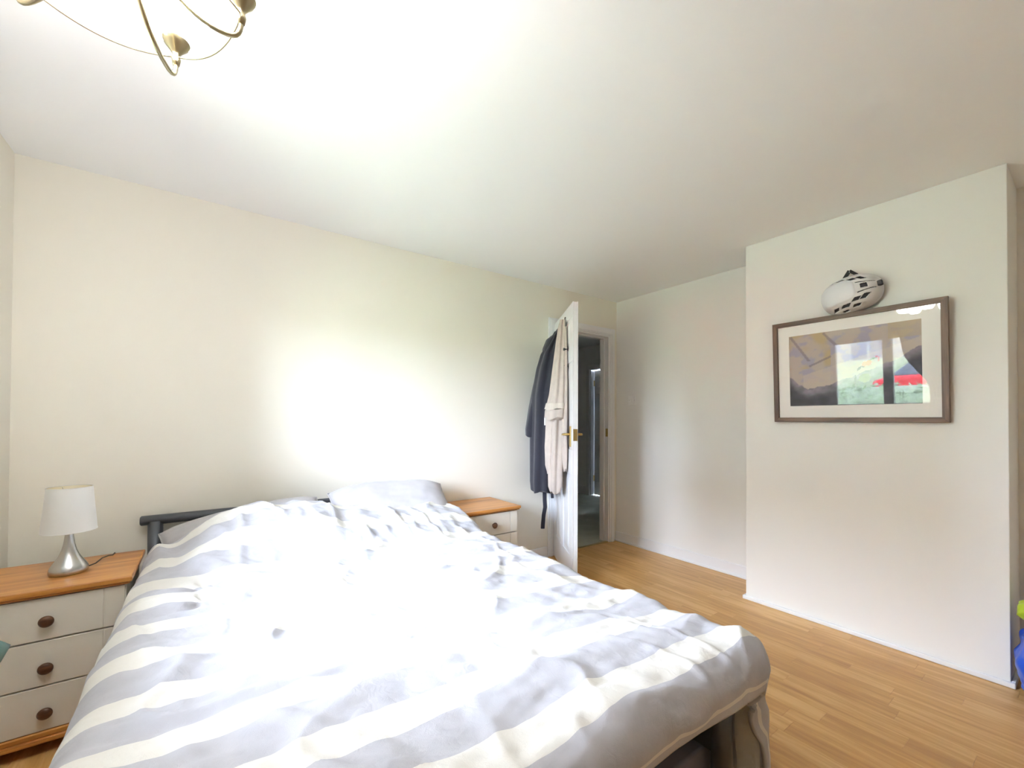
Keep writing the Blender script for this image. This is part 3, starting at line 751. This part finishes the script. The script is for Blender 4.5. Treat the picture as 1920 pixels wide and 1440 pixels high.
def art(s, t):
    """colours of the print: rock slabs over dark water, s left to right, t bottom to top"""
    n = mnoise.fractal((s * 9, t * 9, 1.0), 1.0, 2.0, 5); n2 = mnoise.noise((s * 26, t * 26, 2.0))
    rock = (0.66, 0.60, 0.56); lilac = (0.58, 0.55, 0.62); ochre = (0.66, 0.57, 0.42); dark = (0.20, 0.20, 0.23); slab = (0.72, 0.66, 0.60); pale = (0.70, 0.69, 0.62)
    def mixc(a, b, k): return tuple(a[i] + (b[i] - a[i]) * k for i in range(3))
    c = mixc(rock, lilac, smooth(-0.1, 0.4, n))
    if s < 0.36 and t > 0.52: c = mixc(c, ochre, smooth(0.0, 0.5, mnoise.noise((s * 7 + 3, t * 5, 4.0)) + 0.35 * (t - 0.5) * 2))
    if s > 0.78 and t > 0.80: c = mixc(c, ochre, 0.6)
    edge = 0.26 + 0.62 * (s - 0.12) * 0.72 + 0.02 * n
    if s < 0.16: edge = 0.20 + (0.16 - s) * 1.6
    lower = edge
    if t < 0.46 + 0.42 * (s - 0.2) and s > 0.13: c = mixc(c, slab, 0.65)
    cut = interp([(0, 0.42), (0.10, 0.30), (0.16, 0.245), (0.30, 0.27), (0.5, 0.36), (0.62, 0.43), (0.78, 0.52), (1.0, 0.68)], s) + 0.012 * n2
    if t < cut:
        k = smooth(cut, cut - 0.16, t)
        c = mixc(mixc(lilac, (0.42, 0.38, 0.40), 0.5), dark, k); c = tuple(v * (1 + 0.35 * n) for v in c)
    for (x0, y0, x1, y1) in ((0.02, 0.98, 0.18, 0.62), (0.30, 0.98, 0.40, 0.80), (0.18, 0.55, 0.36, 0.66)):
        L = math.hypot(x1 - x0, y1 - y0); k = ((s - x0) * (x1 - x0) + (t - y0) * (y1 - y0)) / L ** 2
        if 0 < k < 1:
            dd = abs((s - x0) * (y1 - y0) - (t - y0) * (x1 - x0)) / L
            if dd < 0.012: c = mixc(c, (0.40, 0.36, 0.38), 0.6)
    def blob(cx, cy, rx, ry, rot, col):
        nonlocal c
        dx, dy = s - cx, (t - cy) * 0.53
        X, Yq = dx * math.cos(rot) + dy * math.sin(rot), -dx * math.sin(rot) + dy * math.cos(rot)
        if (X / rx) ** 2 + (Yq / ry) ** 2 < 1 + 0.25 * n2: c = col
    blob(0.610, 0.520, 0.020, 0.015, 0.9, (0.80, 0.40, 0.24)); blob(0.640, 0.530, 0.026, 0.016, 0.25, (0.84, 0.38, 0.20)); blob(0.672, 0.578, 0.034, 0.005, 0.25, (0.36, 0.46, 0.22)); blob(0.700, 0.600, 0.010, 0.007, 0, (0.72, 0.24, 0.22)); blob(0.713, 0.570, 0.005, 0.020, 0, (0.66, 0.26, 0.24)); blob(0.574, 0.470, 0.020, 0.008, 0.7, (0.36, 0.34, 0.38)); blob(0.600, 0.490, 0.012, 0.006, -0.5, (0.36, 0.34, 0.38))
    blob(0.612, 0.345, 0.045, 0.030, 0.1, (0.38, 0.38, 0.22)); blob(0.545, 0.30, 0.008, 0.05, 0, (0.28, 0.25, 0.30))
    return tuple(max(0.01, min(1, v)) for v in c)
NU, NV = 170, 100
pm = MB().grid(lambda u, v: (xm + 0.0008, lerp(iy1 + 0.004, iy0 - 0.004, u), lerp(iz0 - 0.004, iz1 + 0.004, v)), NU, NV)
mp_ = bpy.data.materials.new('print_inks'); mp_.use_nodes = True
vn = mp_.node_tree.nodes.new('ShaderNodeVertexColor'); vn.layer_name = 'ink'
mp_.node_tree.links.new(vn.outputs['Color'], mp_.node_tree.nodes['Principled BSDF'].inputs['Base Color'])
mp_.node_tree.nodes['Principled BSDF'].inputs['Roughness'].default_value = 0.7
pr = pm.build('print', mp_, pic)
ca = pr.data.color_attributes.new('ink', 'FLOAT_COLOR', 'POINT')
cols = []
for j in range(NV):
    for i in range(NU):
        c = art(i / (NU - 1), j / (NV - 1)); cols += [c[0] ** 1.9, c[1] ** 1.9, c[2] ** 1.9, 1]
ca.data.foreach_set('color', cols)
MB().add([(-0.0185, y, z) for y, z in ((-hw + 0.012, 0.012), (hw - 0.012, 0.012), (hw - 0.012, ph - 0.012), (-hw + 0.012, ph - 0.012))], [(0, 1, 2, 3)]).build('glazing', M['glazing'], pic)

# ------------------------------------------------------------------ climbing helmet hung above the picture
hy, hzc = 0.815, 1.918
hel = thing('climbing_helmet', 'white vented climbing helmet hung by its strap on top of the picture', 'helmet', (XF - 0.006, hy, hzc))
hel.rotation_euler = (math.radians(-11), 0, 0)
HL, HW_, HDp = 0.142, 0.104, 0.150
def hpos(l, w, sc=1.0):
    """l: along the helmet (positive to the brim, towards -y), w: across (up); dome rises towards -x"""
    r = min(0.9999, (abs(l) ** 2.3 + abs(w) ** 2.3) ** (1 / 2.3))
    h = (1 - r ** 2.6) ** (1 / 2.2)
    return Vector((-(0.012 + (HDp - 0.012) * h * sc) * (1 if sc == 1 else 1), -l * HL * sc, w * HW_ * sc))
def in_poly(p, poly):
    x, y = p; ins = False
    for (xa, ya), (xb, yb) in zip(poly, poly[1:] + poly[:1]):
        if (ya > y) != (yb > y) and x < (xb - xa) * (y - ya) / (yb - ya) + xa: ins = not ins
    return ins
def para(cx, cy, w, h, sk): return [(cx - w / 2 - sk, cy - h / 2), (cx + w / 2 - sk, cy - h / 2), (cx + w / 2 + sk, cy + h / 2), (cx - w / 2 + sk, cy + h / 2)]
VENTS = [para(0.58, 0.03, 0.20, 0.24, 0.0)]
for sg in (-1, 1):
    VENTS += [para(0.27, sg * 0.55, 0.22, 0.17, sg * -0.07), para(0.53, sg * 0.51, 0.19, 0.23, sg * -0.10), para(-0.11, sg * 0.72, 0.28, 0.14, sg * -0.06), para(0.20, sg * 0.81, 0.24, 0.11, sg * -0.05), para(-0.46, sg * 0.74, 0.20, 0.12, sg * -0.04), para(-0.20, sg * 0.90, 0.22, 0.07, 0)]
    VENTS += [[(0.36, sg * 0.25), (0.88, sg * 0.15), (0.88, sg * 0.185), (0.36, sg * 0.30)]]
def polar(u, v): 
    a = 2 * PI * u; r = 0.002 + 0.996 * v
    ca, sa = math.cos(a), math.sin(a)
    k = (abs(ca) ** 2.3 + abs(sa) ** 2.3) ** (1 / 2.3)
    return r * ca / k, r * sa / k
NA, NRr = 220, 80
shell = MB(); ids = {}
for j in range(NRr):
    for i in range(NA):
        shell.v.append(tuple(hpos(*polar(i / NA, j / (NRr - 1)))))
for j in range(NRr - 1):
    for i in range(NA):
        l, w = polar((i + 0.5) / NA, (j + 0.5) / (NRr - 1))
        if any(in_poly((l, w), v) for v in VENTS): continue
        i2 = (i + 1) % NA
        shell.f.append((j * NA + i, j * NA + i2, (j + 1) * NA + i2, (j + 1) * NA + i))
shell.f.append(tuple(range(NA)))
so = shell.build('helmet_shell', M['helmet'], hel, smooth=True)
md = so.modifiers.new('thick', 'SOLIDIFY'); md.thickness = 0.005; md.offset = -1
MB().grid(lambda u, v: hpos(*polar(u, v), 0.90), 60, 30, True, True).build('helmet_liner', M['foam'], hel, smooth=True)
def crown(u, v):
    a = 2 * PI * u; r = v
    k = (abs(math.cos(a)) ** 4 + abs(math.sin(a)) ** 4) ** 0.25
    l, w = -0.30 + 0.62 * r * math.cos(a) / k, 0.02 + 0.56 * r * math.sin(a) / k
    lim = (abs(l) ** 2.3 + abs(w) ** 2.3) ** (1 / 2.3)
    if lim > 0.95: l, w = l * 0.95 / lim, w * 0.95 / lim
    p = hpos(l, w); return p + Vector((-0.0028 * (1 - smooth(0.92, 1.0, v)), 0, 0))
MB().grid(crown, 80, 24, True).build('crown_panel', mat('smooth_white_crown', (0.74, 0.745, 0.77), 0.3), hel, smooth=True)
p = hpos(0.93, 0.0); MB().box(p.x - 0.012, p.x + 0.012, p.y - 0.016, p.y + 0.006, p.z - 0.014, p.z + 0.014).build('headlamp_clip', M['black'], hel, bevel=0.004)
for (a, b, wd) in (((-0.018, 0.035, 0.088), (-0.034, -0.018, 0.138), 0.010), ((-0.034, -0.018, 0.138), (-0.050, -0.050, 0.094), 0.0075)):
    A, B = Vector(a), Vector(b); d = (B - A).normalized(); s = Vector((0.35, 0, 0)).cross(d).normalized() * wd; tk = Vector((-0.002, 0, 0))
    MB().add([A - s, A + s, B + s, B - s, A - s + tk, A + s + tk, B + s + tk, B - s + tk], [(0, 1, 2, 3), (7, 6, 5, 4), (0, 4, 5, 1), (1, 5, 6, 2), (2, 6, 7, 3), (3, 7, 4, 0)]).build('chin_strap', M['strap'], hel)
MB().tube([(0.004, -0.018, 0.128), (-0.040, -0.018, 0.130)], 0.0025, 8).build('nail', M['nickel'], hel)

# ------------------------------------------------------------------ light switch
sw = thing('light_switch', 'white plastic double light switch beside the doorway', 'switch', (XB, 2.658, 1.403))
MB().box(-0.010, 0.0, -0.043, 0.043, -0.043, 0.043).build('switch_plate', M['switch'], sw, bevel=0.003)
for k in (-1, 1):
    MB().frustum((k * 0.014 - 0.007, k * 0.014 + 0.007, -0.014, 0.014), (k * 0.014 - 0.006, k * 0.014 + 0.006, -0.013, 0.006), 'x', -0.009, -0.0145).build('rocker', M['switch'], sw)
for k in (-1, 1):
    MB().lathe([(0.003, 0), (0.003, -0.0012), (0.0002, -0.0012)], (-0.0098, k * 0.030, 0), 10, 'x').build('screw', M['nickel'], sw)

# ------------------------------------------------------------------ clothes on the door
def loft(name, m, parent, levels, n=48, folds=7, famp=0.010, seed=0.0, dens=5):
    """levels: (z, a_centre, o_centre, half a, half o); rings in the door's own directions, gathered in folds"""
    L = []
    for q in range((len(levels) - 1) * dens + 1):
        i = min(q // dens, len(levels) - 2); t = (q - i * dens) / dens
        L.append([lerp(levels[i][k], levels[i + 1][k], t) for k in range(5)])
    def f(u, v):
        k = v * (len(L) - 1); i = min(int(k), len(L) - 2); t = k - i
        z, ac, oc, ha, ho = [lerp(L[i][c], L[i + 1][c], t) for c in range(5)]
        an = 2 * PI * u
        rip = 1 + (famp / max(0.02, ho)) * (math.sin(an * folds + z * 1.3 + seed) * 0.6 + 0.8 * mnoise.noise((math.cos(an) * 2.2 + seed, math.sin(an) * 2.2, z * 1.6)))
        ca, sa = math.cos(an), math.sin(an)
        sq = (abs(ca) ** 2.6 + abs(sa) ** 2.6) ** (-1 / 2.6)
        a = ac + ha * ca * sq * rip; o = max(0.004, oc + ho * sa * sq * rip)
        zz = z + (0.012 * math.sin(an * 3 + seed) if v < 0.02 else 0)
        return dpt(a, o, zz)
    return MB().grid(f, n, len(L) * 2, True, True).build(name, m, parent, smooth=True, world=True)
robe = thing('dressing_gown', 'charcoal dressing gown hanging on the open door behind the towel', 'gown', dpt(0.30, 0.12, 0.62))
loft('gown_body', M['robe'], robe, [(0.625, 0.25, 0.140, 0.16, 0.085), (0.70, 0.25, 0.140, 0.17, 0.092), (1.05, 0.26, 0.135, 0.17, 0.100), (1.40, 0.28, 0.125, 0.15, 0.100), (1.62, 0.31, 0.105, 0.12, 0.085), (1.74, 0.33, 0.090, 0.10, 0.068), (1.84, 0.36, 0.060, 0.06, 0.038), (1.92, 0.38, 0.035, 0.02, 0.018)], folds=7, famp=0.016, seed=1.0)
loft('gown_sleeve', M['robe'], robe, [(1.075, 0.20, 0.215, 0.085, 0.062), (1.13, 0.20, 0.215, 0.09, 0.064), (1.30, 0.22, 0.195, 0.085, 0.058), (1.50, 0.25, 0.165, 0.075, 0.050), (1.66, 0.28, 0.130, 0.06, 0.042), (1.76, 0.31, 0.100, 0.04, 0.030)], folds=4, famp=0.006, seed=3.0, n=36)
loft('gown_hood', M['robe'], robe, [(1.70, 0.31, 0.105, 0.07, 0.050), (1.79, 0.33, 0.100, 0.065, 0.052), (1.86, 0.35, 0.080, 0.05, 0.045), (1.90, 0.37, 0.045, 0.035, 0.028), (1.955, 0.39, 0.022, 0.012, 0.010)], folds=3, famp=0.008, seed=5.0, n=36)
def belt(pts, wd):
    mb = MB(); vs = []
    for (a, o, z) in pts:
        vs += [dpt(a - 0.006, o - wd, z), dpt(a - 0.006, o + wd, z), dpt(a + 0.006, o + wd, z), dpt(a + 0.006, o - wd, z)]
    fs = [(0, 1, 2, 3), tuple(len(vs) - 4 + k for k in (3, 2, 1, 0))]
    for i in range(len(pts) - 1):
        for k in range(4): fs.append((i * 4 + k, i * 4 + (k + 1) % 4, i * 4 + 4 + (k + 1) % 4, i * 4 + 4 + k))
    return mb.add(vs, fs)
belt([(0.33, 0.135, 0.90), (0.33, 0.135, 0.66), (0.33, 0.133, 0.56), (0.335, 0.130, 0.50), (0.33, 0.140, 0.44), (0.33, 0.145, 0.38), (0.33, 0.148, 0.335), (0.33, 0.148, 0.325)], 0.016).build('gown_belt', M['robe'], robe, world=True, bevel=0.004)
belt([(0.40, 0.085, 0.80), (0.40, 0.085, 0.62), (0.405, 0.083, 0.585)], 0.012).build('gown_belt', M['robe'], robe, world=True, bevel=0.004)

tow = thing('bath_towel', 'taupe terry bath towel draped from the door hook in front of the gown', 'towel', dpt(0.50, 0.06, 0.64))
loft('towel_front', M['towel'], tow, [(1.215, 0.545, 0.092, 0.10, 0.072), (1.27, 0.545, 0.090, 0.10, 0.070), (1.40, 0.54, 0.072, 0.085, 0.055), (1.60, 0.53, 0.058, 0.07, 0.044), (1.80, 0.52, 0.044, 0.055, 0.034), (1.93, 0.51, 0.034, 0.04, 0.025), (1.985, 0.50, 0.026, 0.02, 0.016)], folds=6, famp=0.008, seed=2.0)
loft('towel_border', M['towel_band'], tow, [(1.285, 0.545, 0.0895, 0.1035, 0.0735), (1.335, 0.543, 0.083, 0.0985, 0.0675)], folds=6, famp=0.008, seed=2.0)
loft('towel_fold', M['towel'], tow, [(0.655, 0.545, 0.083, 0.035, 0.036), (0.70, 0.545, 0.083, 0.05, 0.050), (0.85, 0.54, 0.082, 0.06, 0.052), (1.05, 0.54, 0.080, 0.07, 0.055), (1.25, 0.54, 0.075, 0.07, 0.052)], folds=5, famp=0.010, seed=4.0)
loft('towel_fold', M['towel'], tow, [(0.80, 0.50, 0.120, 0.03, 0.020), (0.86, 0.50, 0.122, 0.05, 0.034), (1.00, 0.50, 0.122, 0.06, 0.038), (1.22, 0.51, 0.110, 0.06, 0.040)], folds=4, famp=0.008, seed=6.0, n=32)
loft('towel_fold', M['towel'], tow, [(0.83, 0.60, 0.022, 0.02, 0.012), (0.92, 0.60, 0.026, 0.035, 0.018), (1.22, 0.59, 0.030, 0.05, 0.022), (1.50, 0.57, 0.020, 0.05, 0.014), (1.92, 0.54, 0.014, 0.03, 0.008)], folds=3, famp=0.004, seed=8.0, n=28)
q = dpt(0.47, 0.152, 1.195); MB().box(q[0] - 0.010, q[0] + 0.010, q[1] - 0.004, q[1] + 0.004, 1.165, 1.225).build('towel_tag', M['mount'], tow, world=True, bevel=0.002)
for (a, z, nm) in ((0.40, 1.93, 'gown'), (0.50, 1.985, 'towel')):
    hk = thing('door_hook', 'small black hook on the door holding the %s' % ('dressing gown' if nm == 'gown' else 'bath towel'), 'hook', dpt(a, 0, z))
    MB().tube([dpt(a, -0.001, z + 0.02), dpt(a, 0.006, z + 0.02), dpt(a, 0.012, z - 0.02), dpt(a, 0.030, z - 0.026), dpt(a, 0.040, z - 0.005)], 0.004, 8).build('hook_arm', M['black'], hk, smooth=True, world=True)
for z in (1.742, 1.617):
    hk = thing('door_hook', 'small bare black hook beside the towel, %s of the pair on the door' % ('upper' if z > 1.7 else 'lower'), 'hook', dpt(0.585, 0, z), 'bare door hooks')
    MB().lathe([(0.001, 0), (0.012, 0), (0.012, 0.004), (0.006, 0.006), (0.006, 0.022), (0.010, 0.026), (0.012, 0.032), (0.008, 0.037), (0.001, 0.038)], (0, 0, 0), 16, 'x').build('hook_knob', M['black'], hk, smooth=True)
    hk.rotation_euler = (0, 0, math.atan2(DN.y, DN.x))

# ------------------------------------------------------------------ chandelier
CX, CYc = -0.150, 1.014
ch = thing('ceiling_chandelier', 'antique brass chandelier with curved arms and opal glass tulip shades', 'chandelier', (CX, CYc, H))
MB().lathe([(0.001, 0.0), (0.065, 0.0), (0.062, -0.015), (0.03, -0.028), (0.010, -0.034), (0.010, -0.15), (0.022, -0.165), (0.026, -0.19), (0.018, -0.215), (0.006, -0.23), (0.001, -0.232)], (0, 0, 0), 32).build('ceiling_rose', M['antique'], ch, smooth=True)
def bez(P, n):
    out = []
    for k in range(n + 1):
        t = k / n; out.append(tuple(sum(c * p[i] for c, p in zip(((1 - t) ** 3, 3 * t * (1 - t) ** 2, 3 * t * t * (1 - t), t ** 3), P)) for i in range(2)))
    return out
holders = []
NARM = 5
ang0 = math.radians(65)
for k in range(NARM):
    an = ang0 - k * 2 * PI / NARM
    ca, sa = math.cos(an), math.sin(an)
    prof = bez([(0.015, 2.20), (0.030, 2.055), (0.095, 1.960), (0.172, 1.956)], 18) + bez([(0.172, 1.956), (0.192, 1.955), (0.196, 1.972), (0.196, 1.992)], 6)[1:]
    MB().tube([(r * ca, r * sa, z - H) for r, z in prof], 0.0042, 10).build('arm', M['antique'], ch, smooth=True)
    hx, hy_ = 0.196 * ca, 0.196 * sa
    holders.append((hx, hy_))
    cup = MB().lathe([(0.001, 1.985), (0.006, 1.987), (0.0085, 2.000), (0.006, 2.008), (0.009, 2.014), (0.013, 2.020), (0.022, 2.031), (0.027, 2.042), (0.0275, 2.046), (0.024, 2.047)], (hx, hy_, -H), 28)
    cup.build('lamp_cup', M['antique'], ch, smooth=True)
    sh = MB().lathe([(0.022, 2.036), (0.036, 2.048), (0.050, 2.068), (0.058, 2.094), (0.060, 2.120), (0.056, 2.150), (0.048, 2.178), (0.045, 2.190), (0.0435, 2.189), (0.046, 2.177), (0.054, 2.150), (0.058, 2.120), (0.056, 2.094), (0.048, 2.069), (0.034, 2.050), (0.020, 2.038)], (hx, hy_, -H), 36)
    sh.build('glass_shade', M['opal'], ch, smooth=True)
for k in range(NARM):
    A, B = holders[k], holders[(k + 1) % NARM]
    pts = []
    for q in range(25):
        t = q / 24; b = 0.30 * math.sin(PI * t)
        x, y = lerp(A[0], B[0], t), lerp(A[1], B[1], t)
        pts.append((x * (1 + b * 0.35), y * (1 + b * 0.35), 2.006 - H - 0.022 * math.sin(PI * t)))
    MB().tube(pts, 0.0016, 8).build('scroll_wire', M['antique'], ch, smooth=True)

# ------------------------------------------------------------------ things at the picture's borders
bag = thing('storage_bag', 'crumpled blue plastic bag standing in the alcove beside the chimney breast', 'bag', (2.95, 0.05, 0))
def bagf(u, v):
    a = 2 * PI * u
    r = interp([(0, 0.12), (0.08, 0.165), (0.35, 0.19), (0.7, 0.175), (0.92, 0.12), (1, 0.03)], v)
    n = 1 + 0.10 * mnoise.noise((math.cos(a) * 1.8, math.sin(a) * 1.8, v * 4.0)) + 0.05 * mnoise.noise((math.cos(a) * 5, math.sin(a) * 5, v * 9.0))
    return (2.95 + 0.95 * r * n * math.cos(a), 0.050 + 0.95 * r * n * math.sin(a), 0.002 + 0.355 * v + 0.02 * v * mnoise.noise((math.cos(a) * 2, math.sin(a) * 2, 3.0)))
MB().grid(bagf, 90, 60, True, True).build('bag_body', M['blue'], bag, smooth=True, world=True)
for s in (-1, 1):
    MB().tube([(2.95 + s * 0.05, -0.05, 0.33), (2.95 + s * 0.055, -0.03, 0.385), (2.95 + s * 0.05, 0.02, 0.40), (2.95 + s * 0.055, 0.06, 0.375), (2.95 + s * 0.05, 0.08, 0.325)], 0.006, 8).build('bag_handle', M['blue'], bag, smooth=True, world=True)
def limef(u, v):
    x, y = u * 2 - 1, v * 2 - 1
    n = mnoise.noise((x * 2.5, y * 2.5, 1.0))
    return (2.97 + x * 0.085, 0.115 + y * 0.105, 0.422 + 0.018 * n - 0.035 * (abs(x) ** 3) - 0.03 * abs(y) ** 3 + 0.03 * (1 - abs(x)) * (1 - abs(y)))
lc = MB().grid(limef, 30, 30).build('folded_cloth', M['lime'], None, smooth=True)
md = lc.modifiers.new('thick', 'SOLIDIFY'); md.thickness = 0.045; md.offset = -1
tag(lc, 'lime green cloth lying on top of the blue bag', 'cloth')

stool = thing('wooden_stool', 'low pine stool under the window holding the teal cushion', 'stool', (-0.61, 1.66, 0))
MB().box(-0.715, -0.505, 1.48, 1.82, 0.470, 0.492).build('stool_seat', M['pine'], stool, bevel=0.006, world=True)
for x in (-0.69, -0.53):
    for y in (1.51, 1.79):
        MB().box(x - 0.016, x + 0.016, y - 0.016, y + 0.016, 0, 0.470).build('leg', M['pine'], stool, bevel=0.003, world=True)
tc_ = thing('teal_cushion', 'teal green cushion corner beside the white drawers', 'cushion', (-0.60, 1.66, 0.492))
def cush(sgn):
    def f(u, v):
        x, y = u * 2 - 1, v * 2 - 1
        th = max(0, 1 - abs(x) ** 5) ** 0.6 * max(0, 1 - abs(y) ** 5) ** 0.6
        return (-0.585 + x * 0.135, 1.665 + y * 0.140, 0.560 + sgn * 0.066 * th + 0.012 * mnoise.noise((x * 3, y * 3, 1)))
    return f
co = MB().grid(cush(1), 30, 30).grid(cush(-1), 30, 30).build('cushion_cover', M['teal'], tc_, smooth=True, world=True)
bm = bmesh.new(); bm.from_mesh(co.data); bmesh.ops.remove_doubles(bm, verts=bm.verts, dist=0.0004); bmesh.ops.recalc_face_normals(bm, faces=bm.faces[:]); bm.to_mesh(co.data); bm.free()
